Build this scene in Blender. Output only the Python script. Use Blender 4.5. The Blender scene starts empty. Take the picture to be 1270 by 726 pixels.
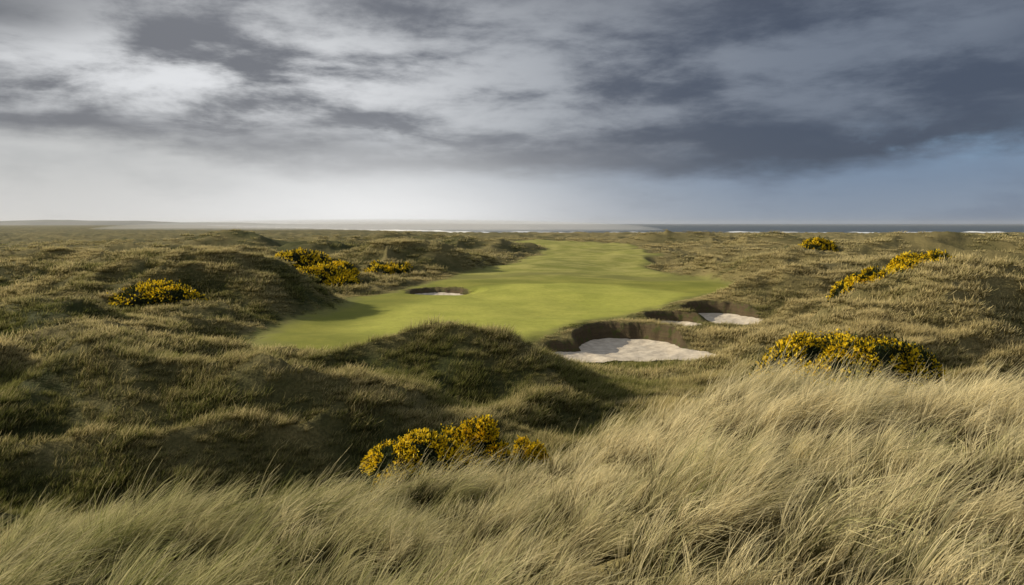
import bpy, math, bmesh, numpy as np
from mathutils import Vector
rng=np.random.default_rng(7)
EYE=9.0
# ---------------- noise -----------------
perm=np.random.default_rng(3).permutation(256); perm=np.concatenate([perm,perm])
gang=np.random.default_rng(4).random(256)*2*np.pi
GX,GY=np.cos(gang),np.sin(gang)
def pn(x,y):
    xi=np.floor(x).astype(np.int64); yi=np.floor(y).astype(np.int64)
    xf=x-xi; yf=y-yi; xi&=255; yi&=255
    u=xf*xf*xf*(xf*(xf*6-15)+10); v=yf*yf*yf*(yf*(yf*6-15)+10)
    def g(ix,iy,dx,dy):
        h=perm[perm[ix&255]+(iy&255)]
        return GX[h]*dx+GY[h]*dy
    a=g(xi,yi,xf,yf); b=g(xi+1,yi,xf-1,yf); c=g(xi,yi+1,xf,yf-1); d=g(xi+1,yi+1,xf-1,yf-1)
    return (a+(b-a)*u+((c+(d-c)*u)-(a+(b-a)*u))*v)*1.5
def fbm(x,y,o=3,s=0.0):
    t=0;a=1;f=1
    for i in range(o):
        t=t+a*pn(x*f+17.3*i+s,y*f-9.1*i+s*1.7); a*=.5; f*=2.03
    return t
def ss(a,b,x):
    t=np.clip((x-a)/(b-a),0,1); return t*t*(3-2*t)
def polysd(x,y,P):
    d=np.full(x.shape,1e18); ins=np.zeros(x.shape,bool); n=len(P)
    for i in range(n):
        x1,y1=P[i]; x2,y2=P[(i+1)%n]
        ex,ey=x2-x1,y2-y1
        t=np.clip(((x-x1)*ex+(y-y1)*ey)/(ex*ex+ey*ey),0,1)
        d=np.minimum(d,(x-x1-t*ex)**2+(y-y1-t*ey)**2)
        c=((y1>y)!=(y2>y))&(x<(x2-x1)*(y-y1)/((y2-y1) if y2!=y1 else 1e-9)+x1)
        ins^=c
    d=np.sqrt(d); return np.where(ins,d,-d)
def chaikin(P,k=2):
    for _ in range(k):
        Q=[]
        for i in range(len(P)):
            a=P[i];b=P[(i+1)%len(P)]
            Q+= [(a[0]*.75+b[0]*.25,a[1]*.75+b[1]*.25),(a[0]*.25+b[0]*.75,a[1]*.25+b[1]*.75)]
        P=Q
    return P
MOW=chaikin([(-21.5,64.5),(-15,55),(-10.8,51),(-7,53.5),(-3,57.5),(1,59.5),(4,64),(7.5,74),(12.5,80),(18,90),(26,101),(35,113),(33,127),(26,142),(32,190),(46,260),(50,365),(14,372),(-6,362),(8,300),(11,240),(4,190),(-3,160),(-9,140),(-12,120),(-16,106),(-20,96),(-18,84),(-22,72)])
PUT=chaikin([(-13,65),(-5,61),(2,63),(6,73),(12,83),(19,93),(24,105),(16,115),(2,116),(-6,107),(-10,95),(-14,80)])
M=[(-2.6,46,3.7,5.0,3.8,.1),(3.0,45,.8,4.0,3.2,-.1),(-9,42,1.0,4,3,0),
 (28,51,5.0,8,7,.2),(20,46,1.6,6,4.5,.45),(38,56,3.4,10,9,0),(17,37,1.2,6,5,0),
 (34,78,2.0,9,5,.2),(33,92,3.8,9,5,.15),(47,100,4.6,10,6,.1),(43,130,5.0,17,7,.15),(58,118,4.2,14,7,0),(35,144,3.0,9,6,.2),
 (120,205,6.2,28,12,0),(80,205,3.0,16,9,0),(102,300,6.4,14,10,0),(76,350,5.6,18,10,0),(150,260,5,30,14,0),(60,165,3.6,14,7,0),
 (-30,86,5.4,13,6,-.15),(-37,78,2.6,9,6,0),(-47,92,3.6,10,7,0),(-25,70,1.2,6,4,0),(-36,60,3.7,8,4.0,-.1),(-25,50,3.2,7,3.0,.05),(-19,38,3.5,6,2.5,.1),(-10.5,35.5,2.6,5,2.1,.2),(-29,41,2.8,6,2.8,0),(-14,47,1.6,5,2.3,.2),
 (-29,117,2.6,12,6,0),(-20,150,6.2,13,8,-.1),(-11,165,3.4,9,7,0),(-87,250,5.8,20,9,0),(-75,170,5.2,26,9,.05),(-92,150,4.2,22,9,0),(-70,120,3.8,18,6,.05),(-55,140,4.4,18,6,0),(-40,190,5.2,20,8,0),(-20,255,4.2,24,9,0),(-50,330,4.6,30,12,0)]
PAD=[(-1.4,22.9,2.05,4.0,2.6),(14.4,34.3,2.15,4.2,3.4),(31.4,69,2.3,4.5,4),(36.6,71.5,3.8,4.5,4),(-33.3,75,1.4,5,3.5)]
# bunkers: ellipses (cx,cy,rx,ry), floor, rim height front, rim height back
BK=[([(9.7,65,4.7,6.6),(5.2,60.9,3.2,2.9),(13.3,61.6,2.5,2.6)],-1.3,.12,1.5),
    ([(21.8,83.2,4.1,5.8)],-1.0,.10,1.4),
    ([(15.8,78.2,2.8,2.9)],-.95,.24,1.1),
    ([(-10,107.5,3.7,4.4)],-.75,.1,.8)]
def bk_sd(x,y,E):
    d=np.full(x.shape,-1e9)
    wob=.35*pn(x*.45+5,y*.3)+.14*pn(x*1.6,y*1.2)+.06*pn(x*4,y*3.3)
    for cx,cy,rx,ry in E:
        q=np.sqrt(((x-cx)/rx)**2+((y-cy)/ry)**2)
        d=np.maximum(d,(1-q)*min(rx,ry)+wob)
    return d
def shore(x):
    return 850+2.2*np.maximum(0,-(x+50))+25*pn(x*.004,x*0+3.3)
def edge_wob(x,y): return (1.4+3.0*ss(105,180,y))*pn(x*.11,y*.07)+.45*pn(x*.6,y*.45)
def R1(x,y): return (1-np.abs(fbm(x/46,y/26,3,2.)))**2-.55
def R2(x,y): return (1-np.abs(fbm(x/15+4,y/9.5,3,5.)))**2-.5
def H(x,y):
    r=np.hypot(x,y)
    far=ss(105,200,y)*(1-.6*ss(500,1200,r))
    z=-1.15+0*x
    z=z+(1.15*ss(150,320,r))
    for cx,cy,h,sx,sy,ro in M:
        c,s=math.cos(ro),math.sin(ro)
        dx=(x-cx)*c+(y-cy)*s; dy=-(x-cx)*s+(y-cy)*c
        z=z+h*np.exp(-((dx/sx)**2+(dy/sy)**2)*.62)
    z=z+far*3.7*R1(x,y)
    nr=(1-ss(120,260,r))
    z=z+nr*(1.7+.5*ss(0,-12,x))*R2(x,y)*(1-.75*ss(9,0,np.abs(x-9))*ss(75,60,y))
    z=z+.20*fbm(x/3.1,y/2.3,3,9.)*(1-ss(200,400,r))
    w=polysd(x,y,MOW)+edge_wob(x,y)
    g=ss(-6.0,1.5,w)
    zg=-.05+.44*pn(x/17,y/21)+.18*pn(x/7,y/9+3)
    zg=zg-.7*ss(66,54,y)*ss(-2,-12,x)+.4*ss(85,112,y)*ss(20,0,np.abs(x-4))
    zg=zg+ss(150,320,r)*.8+ss(125,160,y)*1.2*pn(x/26,y/24)
    z=z*(1-g)+zg*g
    # camera dune
    rr=np.hypot(x,np.maximum(y,0)); az=x/np.maximum(rr,.5)
    crest=12.4+4.2*ss(-.05,.42,az)+.7*pn(x*.17,y*0+1.5)
    t=rr-crest
    top=6.75-(.170-.122*ss(-.10,.34,az))*rr
    slope=.26+.26*ss(.0,.3,az)
    dune=top-slope*.5*(t+np.sqrt(t*t+4))
    dune=dune+.26*fbm(x/3.6,y/2.4,2,3.)*ss(2,6,rr)
    ridg=(1-np.abs(pn(x*.62+y*.28,y*.95-x*.2)))
    dune=dune+.55*(ridg-.68)*ss(30,15,rr)*ss(2,5,rr)
    k=.8
    h=np.clip(.5+.5*(dune-z)/k,0,1)
    z=z*(1-h)+dune*h+k*h*(1-h)
    for px,py,pz,qx,qy in PAD:
        q=np.exp(-(((x-px)/qx)**2+((y-py)/qy)**2)**1.5); z=z*(1-q)+(pz+.15*pn(x,y))*q
    inn=[]
    for E,zf,hf,hb in BK:
        d=bk_sd(x,y,E); inn.append(d)
        ringm=ss(-3.0,-.1,d)
        cx,cy=E[0][0],E[0][1]
        dirb=((x-cx)*-.25+(y-cy))/ (np.hypot(x-cx,y-cy)+1e-6)
        hh=zf+hf+(hb-hf)*ss(-.55,.45,dirb)
        hh=hh+.12*pn(x*.8,y*.8)
        z=z*(1-ringm)+hh*ringm
    for d,(E,zf,hf,hb) in zip(inn,BK):
        ins=ss(0,.8,d)
        z=z*(1-ins)+(zf-.35)*ins
    c=ss(-60,25,y-shore(x))
    z=z*(1-c)+(-6.)*c
    return z
def RID(x,y): return 1-np.abs(pn(x*.62+y*.28,y*.95-x*.2))
def DRY_SHADE(x,y):  # straw-to-green tone; also carries painted shade for ground and blades
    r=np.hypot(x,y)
    d=.31+.40*ss(-6,18,x-.02*y)+.30*fbm(x/14,y/9,3,11.)  # left greener, and cloud shade over it put into the colour
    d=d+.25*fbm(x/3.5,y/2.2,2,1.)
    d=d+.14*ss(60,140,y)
    d=d+(.80*R2(x,y)*(1-ss(120,260,r))+.65*R1(x,y)*ss(105,200,r))*ss(17,24,r)  # dune hollows shaded and crests lightened in the colour, besides damper growth
    d=d+.42*ss(22,15,r)*ss(-4.5,3,x)  # left foreground dimmed by colour likewise
    d=d+.55*(RID(x,y)-.72)*ss(22,15,r)  # painted shade in the gaps between foreground hummocks
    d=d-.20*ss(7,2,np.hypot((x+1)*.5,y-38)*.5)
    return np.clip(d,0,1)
# ---------------- nodes helper ---------------
class NT:
    def __init__(s,t): s.t=t; s.n=t.nodes; s.l=t.links
    def new(s,ty,**k):
        n=s.n.new(ty)
        for a,b in k.items(): setattr(n,a,b)
        return n
    def put(s,sock,v):
        if isinstance(v,bpy.types.NodeSocket): s.l.new(v,sock)
        elif v is not None:
            try: sock.default_value=v
            except Exception: sock.default_value=(*v,1.0)
    def m(s,op,a,b=None,c=None,clamp=False):
        n=s.new('ShaderNodeMath',operation=op,use_clamp=clamp)
        s.put(n.inputs[0],a)
        if b is not None: s.put(n.inputs[1],b)
        if c is not None: s.put(n.inputs[2],c)
        return n.outputs[0]
    def mix(s,f,a,b,bt='MIX'):
        n=s.new('ShaderNodeMix',data_type='RGBA',blend_type=bt)
        s.put(n.inputs[0],f)
        for i,v in ((6,a),(7,b)):
            if isinstance(v,tuple) and len(v)==3: v=(*v,1.0)
            s.put(n.inputs[i],v)
        return n.outputs[2]
    def mr(s,v,a,b,c=0.,d=1.,smooth=True):
        n=s.new('ShaderNodeMapRange',interpolation_type='SMOOTHSTEP' if smooth else 'LINEAR')
        s.put(n.inputs[0],v); 
        for i,q in zip((1,2,3,4),(a,b,c,d)): s.put(n.inputs[i],q)
        return n.outputs[0]
    def noise(s,vec,scale,detail=4,rough=.55,dist=0.,dim='3D'):
        n=s.new('ShaderNodeTexNoise',noise_dimensions=dim)
        s.put(n.inputs['Vector'],vec); n.inputs['Scale'].default_value=scale; n.inputs['Detail'].default_value=detail
        n.inputs['Roughness'].default_value=rough; n.inputs['Distortion'].default_value=dist
        return n.outputs[0]
    def comb(s,x,y,z):
        n=s.new('ShaderNodeCombineXYZ'); s.put(n.inputs[0],x); s.put(n.inputs[1],y); s.put(n.inputs[2],z); return n.outputs[0]
    def attr(s,name,ty='GEOMETRY'):
        n=s.new('ShaderNodeAttribute',attribute_name=name,attribute_type=ty); return n
def mat(name):
    m=bpy.data.materials.new(name); m.use_nodes=True; m.node_tree.nodes.clear(); return m,NT(m.node_tree)
def out(t,sh,disp=None):
    o=t.new('ShaderNodeOutputMaterial'); t.l.new(sh,o.inputs[0])
def scaled(t,vec,sx,sy,sz):
    n=t.new('ShaderNodeMapping'); t.put(n.inputs[0],vec); n.inputs['Scale'].default_value=(sx,sy,sz); return n.outputs[0]
# ---------------- mesh helper ----------------
def mk(name,V,F4=None,F3=None,mats=(),mi=None,attrs={},smooth=False,link=True):
    me=bpy.data.meshes.new(name)
    V=np.asarray(V,np.float32); me.vertices.add(len(V)); me.vertices.foreach_set('co',V.ravel())
    loops=[];starts=[]
    tot=0
    if F4 is not None and len(F4): loops.append(np.asarray(F4).ravel()); starts.append(np.arange(len(F4))*4); tot=len(F4)*4
    if F3 is not None and len(F3): loops.append(np.asarray(F3).ravel()); starts.append(tot+np.arange(len(F3))*3)
    if loops:
        L=np.concatenate(loops).astype(np.int32); S=np.concatenate(starts).astype(np.int32)
        me.loops.add(len(L)); me.loops.foreach_set('vertex_index',L)
        me.polygons.add(len(S)); me.polygons.foreach_set('loop_start',S)
        me.polygons.foreach_set('use_smooth',np.full(len(S),smooth))
    for m in mats: me.materials.append(m)
    if mi is not None: me.polygons.foreach_set('material_index',np.asarray(mi,np.int32))
    for k,(ty,a) in attrs.items():
        at=me.attributes.new(k,ty,'POINT')
        at.data.foreach_set('vector' if ty=='FLOAT_VECTOR' else 'value',np.asarray(a,np.float32 if ty!='INT' else np.int32).ravel())
    me.update(calc_edges=True); 
    ob=bpy.data.objects.new(name,me)
    if link: bpy.context.scene.collection.objects.link(ob)
    return ob
# ---------------- materials -------------
def terrain_mat():
    m,t=mat('dune_ground')
    pos=t.new('ShaderNodeNewGeometry'); P=pos.outputs['Position']
    mow=t.attr('mow').outputs['Fac']; put=t.attr('putt').outputs['Fac']; dry_shade=t.attr('dry_shade').outputs['Fac']; wall=t.attr('wall').outputs['Fac']; beach=t.attr('beach').outputs['Fac']
    fw=t.attr('fw').outputs['Fac']; semi=t.attr('semi').outputs['Fac']
    n1=t.noise(P,1.6,6,.65); n2=t.noise(P,.16,5,.62); n3=t.noise(P,9.,3,.7)
    nf=t.noise(scaled(t,P,.02,.05,.05),1.0,6,.7)
    dd=t.m('ADD',dry_shade,t.m('MULTIPLY',t.m('SUBTRACT',n1,.5),1.1),clamp=True)
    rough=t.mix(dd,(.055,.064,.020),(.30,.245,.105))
    rough=t.mix(t.mr(nf,.5,.68),rough,(.07,.08,.027))
    rough=t.mix(t.mr(n3,.3,.7,0.,.6),rough,(.036,.036,.014))
    a=t.mix(t.mr(n2,.32,.66),(.19,.205,.034),(.29,.285,.052))
    b=t.mix(t.mr(n2,.32,.66),(.37,.385,.070),(.49,.48,.098))
    gm=t.mix(put,a,b)
    gm=t.mix(fw,gm,t.mix(t.mr(n2,.38,.62),(.26,.265,.062),(.42,.385,.12)))
    gm=t.mix(t.mr(n1,.3,.75,0.,.36),gm,(.18,.19,.040))
    gm=t.mix(t.mr(n3,.3,.8,0.,.26),gm,(.12,.13,.030))
    sm=t.mix(n1,(.11,.125,.028),(.27,.25,.080))
    gm=t.mix(semi,sm,gm)
    c=t.mix(mow,rough,gm)
    zc=scaled(t,P,.3,.3,7.)
    wl=t.mix(t.noise(zc,1.,4,.6),(.045,.034,.019),(.15,.11,.062))
    wl=t.mix(t.mr(n1,.5,.65),wl,(.08,.085,.028))
    c=t.mix(wall,c,wl)
    c=t.mix(beach,c,(.30,.27,.21))
    bs=t.new('ShaderNodeBsdfPrincipled'); t.put(bs.inputs['Base Color'],c); bs.inputs['Roughness'].default_value=.9; bs.inputs['Specular IOR Level'].default_value=.12
    bp=t.new('ShaderNodeBump'); bp.inputs['Distance'].default_value=.16
    t.put(bp.inputs['Strength'],t.m('SUBTRACT',.9,t.m('MULTIPLY',mow,.58)))
    t.put(bp.inputs['Height'],t.m('ADD',n3,t.m('MULTIPLY',n1,1.2))); t.l.new(bp.outputs[0],bs.inputs['Normal'])
    out(t,bs.outputs[0]); return m
def grass_mat(name,gb,gt,db,dt,tr=.42):
    m,t=mat(name)
    h=t.attr('h').outputs['Fac']; rb=t.attr('rb').outputs['Fac']; dry_shade=t.attr('dry_shade').outputs['Fac']
    d=t.m('ADD',dry_shade,t.m('MULTIPLY',t.m('SUBTRACT',rb,.5),1.0),clamp=True)
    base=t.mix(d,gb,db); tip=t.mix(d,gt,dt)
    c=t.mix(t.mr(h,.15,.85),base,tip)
    df=t.new('ShaderNodeBsdfDiffuse'); t.put(df.inputs[0],c)
    tl=t.new('ShaderNodeBsdfTranslucent'); t.put(tl.inputs[0],c)
    mx=t.new('ShaderNodeMixShader'); mx.inputs[0].default_value=tr; t.l.new(df.outputs[0],mx.inputs[1]); t.l.new(tl.outputs[0],mx.inputs[2])
    out(t,mx.outputs[0]); return m
MT=terrain_mat()
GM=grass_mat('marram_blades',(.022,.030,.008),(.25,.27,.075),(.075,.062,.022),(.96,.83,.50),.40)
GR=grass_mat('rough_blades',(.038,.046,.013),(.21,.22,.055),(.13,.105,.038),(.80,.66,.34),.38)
def simple(name,c1,c2,sc,rough=.9,tr=0.,bump=0.):
    m,t=mat(name); g=t.new('ShaderNodeNewGeometry').outputs['Position']
    n=t.noise(g,sc,5,.6); c=t.mix(t.mr(n,.3,.7),c1,c2)
    bs=t.new('ShaderNodeBsdfPrincipled'); t.put(bs.inputs['Base Color'],c); bs.inputs['Roughness'].default_value=rough; bs.inputs['Specular IOR Level'].default_value=.15
    if bump:
        b=t.new('ShaderNodeBump'); b.inputs['Strength'].default_value=.6; b.inputs['Distance'].default_value=bump; t.put(b.inputs['Height'],n); t.l.new(b.outputs[0],bs.inputs['Normal'])
    sh=bs.outputs[0]
    if tr:
        tl=t.new('ShaderNodeBsdfTranslucent'); t.put(tl.inputs[0],c); mx=t.new('ShaderNodeMixShader'); mx.inputs[0].default_value=tr
        t.l.new(sh,mx.inputs[1]); t.l.new(tl.outputs[0],mx.inputs[2]); sh=mx.outputs[0]
    out(t,sh); return m
SAND=simple('bunker_sand',(.48,.41,.32),(.68,.60,.48),1.7,.95,0,.14)
GLEAF=simple('gorse_spines',(.022,.035,.010),(.05,.065,.018),2.,.7,.15)
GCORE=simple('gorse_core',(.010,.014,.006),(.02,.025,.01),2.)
GFLOW=simple('gorse_flowers',(.82,.54,.012),(.94,.70,.02),3.,.6,.3)
# ---------------- terrain ---------------
th=np.concatenate([np.linspace(-math.pi,-1.3,30)[:-1],np.linspace(-1.3,-.64,100)[:-1],np.linspace(-.64,.64,800),np.linspace(.64,1.3,100)[1:],np.linspace(1.3,math.pi,30)[1:-1]])
rs=[.1,.3]
while rs[-1]<7500:
    r=rs[-1]; k=.05 if r<2 else .014 if r<20 else .009 if r<45 else .0036 if r<112 else .008 if r<300 else .016
    rs.append(r*(1+k))
rs=np.array(rs); R,T=np.meshgrid(rs,th,indexing='ij')
X=(R*np.sin(T)).ravel(); Y=(R*np.cos(T)).ravel()
Z=H(X,Y)
nr,nt=len(rs),len(th)
i=np.arange(nr-1)[:,None]*nt; j=np.arange(nt)[None,:]; j2=(j+1)%nt
F=np.stack([i+j,i+j2,i+nt+j2,i+nt+j],-1).reshape(-1,4)[:,::-1]
w=polysd(X,Y,MOW)+edge_wob(X,Y)
bd=np.max([bk_sd(X,Y,b[0]) for b in BK],axis=0)
wp=polysd(X,Y,PUT)+1.2*pn(X*.1,Y*.08)
wall=ss(-.12,.1,bd)
mow=ss(-1.4,.6,w+.8*pn(X*1.3,Y*1.1))*(1-ss(-1.0,-.4,bd))
cross=1-.7*ss(6,2.5,np.abs(Y-134-6*pn(X*.06,X*0)))*ss(-.2,.3,.5+pn(X*.1,Y*.1))
semi=ss(-.2,2.6,w+1.0*pn(X*.5,Y*.4))*cross
terr=mk('terrain',np.stack([X,Y,Z],1),F,mats=[MT],smooth=True,attrs={
 'mow':('FLOAT',mow),'semi':('FLOAT',semi),'putt':('FLOAT',ss(-3.5,2.5,wp)),'fw':('FLOAT',ss(112,150,Y+8*pn(X*.05,Y*.05))),'dry_shade':('FLOAT',DRY_SHADE(X,Y)),'wall':('FLOAT',wall),'beach':('FLOAT',ss(-45,-20,Y-shore(X)))})
# sand sheets
for E,zf,hf,hb in BK:
    xs=np.linspace(min(e[0]-e[2] for e in E)-1,max(e[0]+e[2] for e in E)+1,110); ys=np.linspace(min(e[1]-e[3] for e in E)-1,max(e[1]+e[3] for e in E)+1,110)
    A,B=np.meshgrid(xs,ys,indexing='ij'); A=A.ravel();B=B.ravel(); d=bk_sd(A,B,E)
    z=zf+.32*(1-ss(-.1,2.2,d))*1.0-.12+.05*pn(A*1.1,B*1.1)
    idx=np.arange(110*110).reshape(110,110); f=np.stack([idx[:-1,:-1],idx[1:,:-1],idx[1:,1:],idx[:-1,1:]],-1).reshape(-1,4)
    keep=(d[f]>-.05).all(1)
    mk('sand_bunker',np.stack([A,B,z],1),f[keep],mats=[SAND],smooth=True)
# ---------------- grass tufts -----------
def tuft(name,n,rad,l0,l1,w,bend,splay,mat_,seg=4,seed=0,windspread=.5,locks=0):
    g=np.random.default_rng(seed)
    a=g.random(n)*2*np.pi; q=np.sqrt(g.random(n))*rad
    L=l0+(l1-l0)*g.random(n); rbv=g.random(n)
    psi=g.normal(0,windspread,n)
    lean0=np.abs(g.normal(.25,.18,n)); bd_=bend*(.6+.6*g.random(n))
    sx=g.normal(0,splay,n); sy=g.normal(0,splay,n)
    if locks:
        lk=g.integers(0,locks,n); la=g.random(locks)*2*np.pi; lq=np.sqrt(g.random(locks))*rad
        bx=lq[lk]*np.cos(la[lk])+g.normal(0,.028,n); by=lq[lk]*np.sin(la[lk])+g.normal(0,.028,n)
        psi=g.normal(0,windspread*1.3,locks)[lk]+g.normal(0,.09,n)
        lean0=np.abs(g.normal(.32,.24,locks))[lk]+g.normal(0,.06,n); bd_=(bend*(.45+.8*g.random(locks)))[lk]*(.85+.3*g.random(n))
        L=L*(.6+.55*g.random(locks))[lk]; rbv=np.clip(g.random(locks)[lk]*.6+.4*rbv,0,1)
        sx*=.5; sy*=.5
    else: bx,by=q*np.cos(a),q*np.sin(a)
    P=np.zeros((n,seg+1,3)); P[:,0]=np.stack([bx,by,np.full(n,-.04)],1)
    Wd=np.zeros((n,seg+1,3)); rv=g.normal(size=(n,3))
    for k in range(seg+1):
        tt=(k)/seg
        phi=lean0+bd_*(tt if seg>1 else .5)**1.1
        d=np.stack([np.sin(phi)*np.cos(psi)+sx,np.sin(phi)*np.sin(psi)+sy,np.cos(phi)],1)
        d/=np.linalg.norm(d,axis=1)[:,None]
        if k<seg: P[:,k+1]=P[:,k]+d*(L/seg)[:,None]
        c=np.cross(d,rv); c/=np.linalg.norm(c,axis=1)[:,None]+1e-9
        Wd[:,k]=c*(w*(1-.8*tt**1.5)*.5)
    V=np.stack([P-Wd,P+Wd],2).reshape(-1,3)
    base=(np.arange(n)*(seg+1)*2)[:,None]; kk=np.arange(seg)[None,:]*2
    f=np.stack([base+kk,base+kk+1,base+kk+3,base+kk+2],-1).reshape(-1,4)
    h=np.tile(np.repeat(np.arange(seg+1)/seg,2),n); rb=np.repeat(rbv,(seg+1)*2)
    return (V,f,h,rb,mat_)
def scatter(name,P,rz,tilt,s,idx,dry_shade,T):
    Vs=[];Fs=[];Hs=[];Rs=[];Ds=[];off=0
    for k,(V,f,h,rb,mt) in enumerate(T):
        q=np.where(idx==k)[0]
        if not len(q): continue
        c,s_=np.cos(rz[q])[:,None],np.sin(rz[q])[:,None]; S=s[q]
        vx=V[None,:,0]*S[:,0:1]; vy=V[None,:,1]*S[:,0:1]; vz=V[None,:,2]*S[:,1:2]
        vx=vx+vz*tilt[q,0:1]; vy=vy+vz*tilt[q,1:2]
        W=np.empty((len(q),len(V),3),np.float32)
        W[:,:,0]=vx*c-vy*s_+P[q,0:1]; W[:,:,1]=vx*s_+vy*c+P[q,1:2]; W[:,:,2]=vz+P[q,2:3]
        Vs.append(W.reshape(-1,3)); Fs.append((f[None]+(np.arange(len(q))*len(V))[:,None,None]+off).reshape(-1,4).astype(np.int32)); off+=len(q)*len(V)
        Hs.append(np.tile(h,len(q)).astype(np.float32)); Rs.append(np.tile(rb,len(q)).astype(np.float32)); Ds.append(np.repeat(dry_shade[q],len(V)).astype(np.float32))
    print(name,off,flush=True)
    me=bpy.data.meshes.new(name); V=np.concatenate(Vs); F_=np.concatenate(Fs)
    me.vertices.add(len(V)); me.vertices.foreach_set('co',V.ravel())
    me.loops.add(F_.size); me.loops.foreach_set('vertex_index',F_.ravel()); me.polygons.add(len(F_)); me.polygons.foreach_set('loop_start',(np.arange(len(F_))*4).astype(np.int32))
    me.materials.append(T[0][4])
    for nm,a in (('h',Hs),('rb',Rs),('dry_shade',Ds)):
        at=me.attributes.new(nm,'FLOAT','POINT'); at.data.foreach_set('value',np.concatenate(a))
    me.update(calc_edges=False)
    ob=bpy.data.objects.new(name,me); bpy.context.scene.collection.objects.link(ob); return ob
def pts(r0,r1,rho,ang=.75):
    n=int(rho*ang*(r1*r1-r0*r0)); r=np.sqrt(r0*r0+(r1*r1-r0*r0)*rng.random(n)); a=(rng.random(n)*2-1)*ang
    return r*np.sin(a),r*np.cos(a)
def wdir(x,y): return .30*pn(x*.35,y*.35)+.20*pn(x*.08+9,y*.08)
def place(name,x,y,c,s0,s1,hum=.5,clump=None,cth=.8,cmin=.05,ridge=False):
    w=polysd(x,y,MOW)+edge_wob(x,y); bd=np.max([bk_sd(x,y,b[0]) for b in BK],axis=0)
    lip=(bd>-1.0)&(bd<-.08)
    k=((w<.5-1.2*rng.random(len(x)))|lip)&(bd<-.08)&(y<shore(x)-60)
    if ridge: k&=rng.random(len(x))<np.clip((RID(x,y)-.42)*2.6,.12,1)
    elif clump is not None:
        k&=(rng.random(len(x))<np.clip(cth+1.9*pn(x*clump,y*clump*1.5),cmin,1))|lip
    x,y,w,bd,lip=x[k],y[k],w[k],bd[k],lip[k]; n=len(x)
    z=H(x,y)
    s=(s0+(s1-s0)*rng.random(n))*(1+hum*pn(x*.55+3,y*.8))
    s*=(.32+.68*ss(.2,-4.5,w))
    s=np.where(lip,np.maximum(s*.7,.42),s)
    sc=np.stack([s,s*(.85+.3*rng.random(n))],1)
    return scatter(name,np.stack([x,y,z],1),wdir(x,y)+rng.normal(0,.22,n),rng.normal(0,.1,(n,2)),sc,rng.integers(0,len(c),n),DRY_SHADE(x,y)+rng.normal(0,.08,n)-.1*lip,c)
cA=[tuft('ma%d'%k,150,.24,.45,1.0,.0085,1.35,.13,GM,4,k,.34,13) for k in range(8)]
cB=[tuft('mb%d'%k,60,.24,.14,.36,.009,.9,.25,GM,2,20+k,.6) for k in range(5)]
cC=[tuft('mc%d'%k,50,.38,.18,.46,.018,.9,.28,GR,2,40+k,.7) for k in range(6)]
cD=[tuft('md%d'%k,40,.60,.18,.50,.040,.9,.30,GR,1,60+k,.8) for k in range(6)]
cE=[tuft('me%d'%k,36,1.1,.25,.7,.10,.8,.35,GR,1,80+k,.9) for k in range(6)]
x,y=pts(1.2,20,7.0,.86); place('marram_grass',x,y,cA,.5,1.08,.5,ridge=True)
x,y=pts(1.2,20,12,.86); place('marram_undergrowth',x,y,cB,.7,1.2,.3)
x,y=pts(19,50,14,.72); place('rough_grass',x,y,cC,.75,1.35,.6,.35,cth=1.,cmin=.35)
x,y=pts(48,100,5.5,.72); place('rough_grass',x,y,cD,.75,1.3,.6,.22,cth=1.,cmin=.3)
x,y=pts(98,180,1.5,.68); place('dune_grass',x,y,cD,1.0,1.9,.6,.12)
x,y=pts(175,420,.18,.66); place('dune_grass',x,y,cE,.8,1.6,.5,.05)
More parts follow.
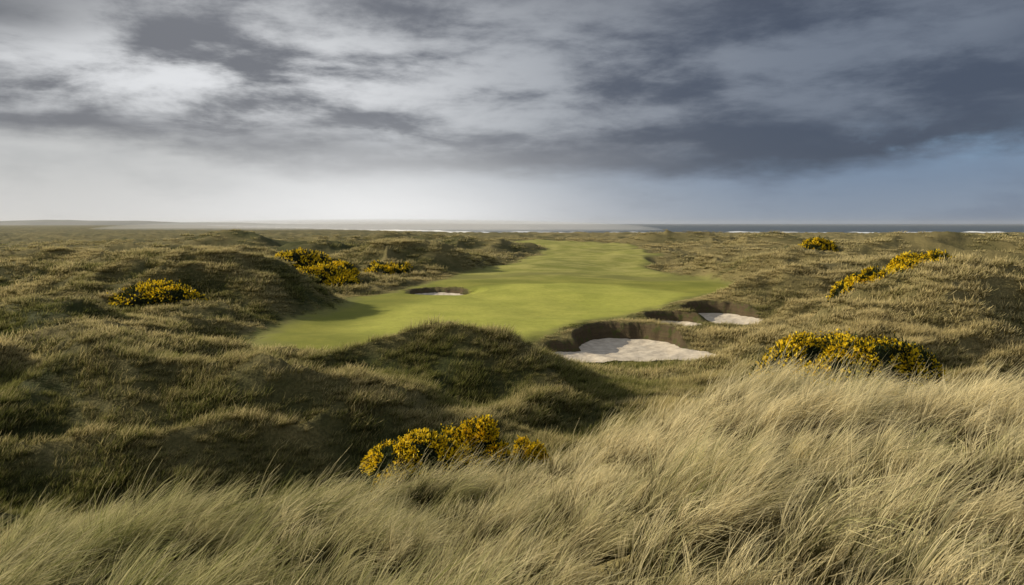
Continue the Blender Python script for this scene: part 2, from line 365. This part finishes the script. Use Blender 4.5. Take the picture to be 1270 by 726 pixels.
# ---------------- gorse -----------------
bm=bmesh.new(); bmesh.ops.create_icosphere(bm,subdivisions=3,radius=1); ico=np.array([v.co[:] for v in bm.verts]); tri=np.array([[v.index for v in f.verts] for f in bm.faces]); bm.free()
def gorse(cx,cy,rx,ry,rz,seed,leaf,nl,nf,lob=11,flower=.5):
    g=np.random.default_rng(seed); LC=[]
    for k in range(lob):
        a=g.random()*2*np.pi; q=math.sqrt(g.random())*.72
        r=.30+.22*g.random(); px,py=q*math.cos(a),q*math.sin(a)
        hz=(1-.55*q*q)*(.5+.5*g.random())-r*.75
        LC.append((px,py,max(hz,.02),r))
    LC=np.array(LC); S=np.array([rx,ry,rz])
    off=0
    F3=[];VT=[]
    for px,py,pz,r in LC:
        dsp=1+.25*pn(ico[:,0]*2.5+px*9,ico[:,1]*2.5+ico[:,2]*1.7+py*5)
        v=(ico*dsp[:,None]*r*.86+np.array([px,py,pz]))*S
        VT.append(v); F3.append(tri+off); off+=len(v)
    def surf(n,top):
        k=g.integers(0,len(LC),n); d=g.normal(size=(n,3)); d[:,2]=np.abs(d[:,2])*1.0 if top else d[:,2]
        d/=np.linalg.norm(d,axis=1)[:,None]
        c=LC[k]; p=c[:,:3]+d*(c[:,3]*(.82+.3*g.random(n)+.12*(g.random(n)**4)*2))[:,None]
        ok=np.ones(n,bool)
        for q in LC: ok&=(np.linalg.norm(p-q[:3],axis=1)>q[3]*.84)
        ok&=p[:,2]>-.05
        return p[ok]*S,d[ok]
    gz=float(H(np.array([cx]),np.array([cy]))[0])
    def quads(p,d,ln,wd,jit):
        n=len(p); dd=d+g.normal(0,jit,(n,3)); dd[:,2]+=.35; dd/=np.linalg.norm(dd,axis=1)[:,None]
        c=np.cross(dd,g.normal(size=(n,3))); c/=np.linalg.norm(c,axis=1)[:,None]
        l=(ln*(.6+.8*g.random(n)))[:,None]; w_=(wd*(.6+.8*g.random(n)))[:,None]
        q=np.stack([p-c*w_*.5,p+c*w_*.5,p+dd*l+c*w_*.2,p+dd*l-c*w_*.2],1)
        return q.reshape(-1,3)
    p,d=surf(nl,False); q1=quads(p,d,leaf*1.5,leaf*.45,.5)
    p,d=surf(nf,True)
    m=pn(p[:,0]/rx*2.6+seed,p[:,2]/rz*2.2+p[:,1]/ry*2.)+(.12*(p[:,2]/rz-.5))
    sel=m>(.25-.75*flower); p,d=p[sel],d[sel]
    q2=quads(p+d*leaf*.7,d,leaf*.85,leaf*.65,.9)
    V=np.concatenate(VT+[q1,q2]); 
    f1=np.arange(len(q1)).reshape(-1,4)+off; f2=np.arange(len(q2)).reshape(-1,4)+off+len(q1)
    F3=np.concatenate(F3)
    mi=np.concatenate([np.ones(len(f1)),np.full(len(f2),2),np.zeros(len(F3))])
    V[:,0]+=cx; V[:,1]+=cy; V[:,2]+=H(V[:,0],V[:,1])*.6+gz*.4-.1
    return mk('gorse_bush',V,np.concatenate([f1,f2]),F3,mats=[GCORE,GLEAF,GFLOW],mi=mi)
gorse(-2.5,22.5,1.55,1.2,1.25,1,.075,26000,20000,14,.65)
gorse(-.9,22.8,.8,.7,1.4,2,.07,11000,9500,8,.7)
gorse(.6,23.3,.5,.4,1.0,3,.06,4000,5000,6,.9)
gorse(12.9,34,2.7,2.0,2.2,4,.11,26000,19000,15,.65)
gorse(15.9,34.4,2.6,2.0,2.5,5,.11,24000,13000,14,.45)
gorse(31.4,69,3.3,2.4,2.7,6,.2,11000,8000,12,.55)
gorse(36.4,71,3.7,2.4,3.0,7,.2,11000,9000,12,.85)
gorse(-33.3,75,4.0,2.6,2.2,8,.22,10000,6500,13,.6)
gorse(-32.5,119,4.5,3,2.8,9,.3,7000,4800,12,.55)
gorse(-26.0,114,4.8,3,2.7,10,.3,7000,5800,12,.75)
gorse(-37.0,113,2.6,2,1.7,11,.3,4000,3600,9,.75)
gorse(-21.5,136,3.6,3,2.0,12,.35,4000,2500,9,.6)
gorse(76,200,4.5,4,3.6,13,.5,3000,2200,10,.5)
# ---------------- sea -------------------
m,t=mat('sea_water'); P=t.new('ShaderNodeNewGeometry').outputs['Position']
n=t.noise(scaled(t,P,.02,.12,1),1,6,.65); bs=t.new('ShaderNodeBsdfPrincipled')
t.put(bs.inputs['Base Color'],t.mix(t.mr(n,.35,.7),(.035,.055,.07),(.09,.12,.14))); bs.inputs['Roughness'].default_value=.35
b=t.new('ShaderNodeBump'); b.inputs['Strength'].default_value=1.; b.inputs['Distance'].default_value=1.5; t.put(b.inputs['Height'],n); t.l.new(b.outputs[0],bs.inputs['Normal'])
out(t,bs.outputs[0])
mk('sea',[(-40000,400,-3),(40000,400,-3),(40000,60000,-3),(-40000,60000,-3)],[[0,1,2,3]],mats=[m])
FO=simple('foam',(.75,.78,.8),(.9,.9,.9),.3)
V=[];Fq=[];o=0
for k,off in enumerate([0,18,40,75,120,190,300]):
    xs=np.arange(-2500,900,4.0); ys=shore(xs)+off-5+6*pn(xs*.012,xs*0+k)
    hh=np.clip(1.8*(fbm(xs*.02,xs*0+k*3.3,3)+.28-k*.05+.45*ss(150,0,xs)),-.3,2.4)
    n_=len(xs)
    V.append(np.stack([xs,ys-3,np.full(n_,-3.4)],1)); V.append(np.stack([xs,ys,-3+hh],1)); V.append(np.stack([xs,ys+9,np.full(n_,-3.4)],1))
    a=np.arange(n_-1)
    for q in (0,1): Fq.append(np.stack([o+q*n_+a,o+q*n_+a+1,o+(q+1)*n_+a+1,o+(q+1)*n_+a],1))
    o+=3*n_
mk('breaking_waves',np.concatenate(V),np.concatenate(Fq),mats=[FO],smooth=True)
HL=simple('headland_ground',(.13,.14,.14),(.20,.20,.19),.004)
xs=np.linspace(-9000,-1900,300); ysb=[6500,6900,7600]
V=[]
for k,yb in enumerate(ysb):
    hz=-6*np.ones(300) if k!=1 else 8+34*ss(-1900,-3800,xs)+9*fbm(xs*.0012,xs*0+.5,4)
    V.append(np.stack([xs,np.full(300,yb),hz],1))
a=np.arange(299); Fq=[np.stack([q*300+a,q*300+a+1,(q+1)*300+a+1,(q+1)*300+a],1) for q in (0,1)]
mk('headland',np.concatenate(V),np.concatenate(Fq),mats=[HL],smooth=True)
# ---------------- mist ------------------
def volmat(name,dens,an):
    m,t=mat(name); vs=t.new('ShaderNodeVolumeScatter'); vs.inputs['Color'].default_value=(.97,.985,1,1); vs.inputs['Density'].default_value=dens; vs.inputs['Anisotropy'].default_value=an
    o_=t.new('ShaderNodeOutputMaterial'); t.l.new(vs.outputs[0],o_.inputs['Volume']); return m
x0,x1,y0,y1,z0,z1=-9500,9500,170,9500,-8,40
c8=[(x,y,z) for z in (z0,z1) for y in (y0,y1) for x in (x0,x1)]
mk('sea_haze',c8,[[0,2,3,1],[4,5,7,6],[0,1,5,4],[2,6,7,3],[0,4,6,2],[1,3,7,5]],mats=[volmat('haze_air',.000045,.2)])
MV=volmat('mist_air',.0013,0.)
for k,(sx,sy,sz) in enumerate([(560,600,22),(330,420,16)]):
    mk('sea_mist',ico*np.array([sx,sy,sz])+np.array([-250,1650,-3]),F3=tri,mats=[MV],smooth=True)
# ---------------- world -----------------
SAZ,SEL=math.radians(-76),math.radians(24)
wd=bpy.data.worlds.new('World'); bpy.context.scene.world=wd; wd.use_nodes=True; wd.node_tree.nodes.clear(); t=NT(wd.node_tree)
D=t.new('ShaderNodeTexCoord').outputs['Generated']
sp=t.new('ShaderNodeSeparateXYZ'); t.l.new(D,sp.inputs[0]); dx,dy,dz=sp.outputs
az=t.m('ARCTAN2',dx,dy)
hyp=t.m('SQRT',t.m('ADD',t.m('MULTIPLY',dx,dx),t.m('MULTIPLY',dy,dy)))
e=t.m('ARCTAN2',dz,hyp)
zz=t.m('ADD',t.m('MAXIMUM',dz,0.),.11)
cp=t.comb(t.m('DIVIDE',dx,zz),t.m('DIVIDE',dy,zz),0.)
fine=t.noise(cp,1.1,10,.58,.3)
ae=t.comb(az,t.m('MULTIPLY',e,3.0),.3)
puff=t.noise(ae,5.5,10,.60,.15); broad=t.noise(ae,2.3,4,.5)
def gauss(a0,sa,e0,se):
    a=t.m('POWER',t.m('ABSOLUTE',t.m('DIVIDE',t.m('SUBTRACT',az,a0),sa)),2.); b=t.m('POWER',t.m('ABSOLUTE',t.m('DIVIDE',t.m('SUBTRACT',e,e0),se)),2.)
    return t.m('EXPONENT',t.m('MULTIPLY',t.m('ADD',a,b),-1.))
lr=t.mr(az,-.45,.42)
low=t.mix(lr,(.56,.565,.565),(.19,.26,.37))
low=t.mix(t.mr(e,.07,.0),low,t.mix(lr,(.64,.64,.635),(.25,.305,.39)))
low=t.mix(t.m('MULTIPLY',t.mr(t.noise(ae,6.,5,.6),.42,.68),.45),low,t.mix(lr,(.40,.41,.42),(.14,.18,.26)))
dark=t.mix(lr,(.185,.19,.21),(.070,.088,.130))
lite=t.mix(lr,(.68,.69,.70),(.175,.205,.26))
cl=t.m('ADD',t.m('MULTIPLY',fine,.45),t.m('MULTIPLY',puff,.55))
cf=t.mr(cl,.40,.60)
cf=t.m('MULTIPLY',cf,t.mr(broad,.36,.56,.4,1.))
edge=t.m('ADD',t.m('ADD',.060,t.m('MULTIPLY',t.m('POWER',t.m('ABSOLUTE',t.m('ADD',az,-.08)),2.),.085)),t.m('MULTIPLY',t.m('SUBTRACT',t.noise(ae,3.5,8,.62),.5),.10))
ab=t.m('SUBTRACT',e,edge)
cf=t.m('MULTIPLY',cf,t.mr(ab,.015,.055,.08,1.))
deck=t.mix(cf,dark,lite)
deck=t.mix(t.mr(e,.20,.30,0.,.4),deck,t.mix(lr,(.23,.24,.265),(.07,.08,.108)))
deck=t.mix(t.m('MULTIPLY',gauss(-.57,.10,.225,.035),t.m('MULTIPLY',puff,1.6)),deck,(.12,.125,.14))
col=t.mix(t.mr(ab,-.012,.024),low,deck)
col=t.mix(t.mr(e,.40,1.0),col,(.38,.40,.44))
col=t.mix(t.m('MULTIPLY',gauss(-.17,.22,-.01,.085),.95),col,(.95,.955,.96))
col=t.mix(t.m('MULTIPLY',t.m('MULTIPLY',gauss(-.34,.24,.165,.052),t.mr(cl,.42,.57)),.92),col,(.80,.81,.83))
col=t.mix(t.m('MULTIPLY',t.m('MULTIPLY',gauss(-.16,.03,.112,.014),t.mr(puff,.38,.52)),.8),col,(.56,.58,.61))
col=t.mix(t.m('MULTIPLY',t.m('MULTIPLY',gauss(.48,.15,.085,.020),t.mr(puff,.4,.58)),.75),col,(.22,.34,.49))
sk=t.new('ShaderNodeTexSky',sky_type='NISHITA'); sk.sun_disc=False; sk.sun_elevation=SEL; sk.sun_rotation=SAZ
skc=t.mix(1.,sk.outputs[0],(.06,.06,.06),'MULTIPLY')
col=t.mix(.06,col,skc)
bg=t.new('ShaderNodeBackground'); t.put(bg.inputs[0],col); bg.inputs[1].default_value=1.0
wo=t.new('ShaderNodeOutputWorld'); t.l.new(bg.outputs[0],wo.inputs[0])
# sun
L=bpy.data.lights.new('sun','SUN'); L.energy=5.0; L.angle=math.radians(.5); L.color=(1,.89,.68)
so=bpy.data.objects.new('sun',L); bpy.context.scene.collection.objects.link(so)
sd=Vector((math.sin(SAZ)*math.cos(SEL),math.cos(SAZ)*math.cos(SEL),math.sin(SEL)))
so.rotation_euler=(-sd).to_track_quat('-Z','Y').to_euler(); so.location=(0,0,60)
# camera
c=bpy.data.cameras.new('camera'); c.lens=28; c.sensor_width=36; c.shift_y=-85/1270; c.clip_start=.05; c.clip_end=80000
co=bpy.data.objects.new('camera',c); co.location=(0,0,EYE); co.rotation_euler=(math.pi/2,0,0)
bpy.context.scene.collection.objects.link(co); bpy.context.scene.camera=co
vs_=bpy.context.scene.view_settings; vs_.view_transform='Standard'; vs_.look='None'; vs_.exposure=0; vs_.gamma=1
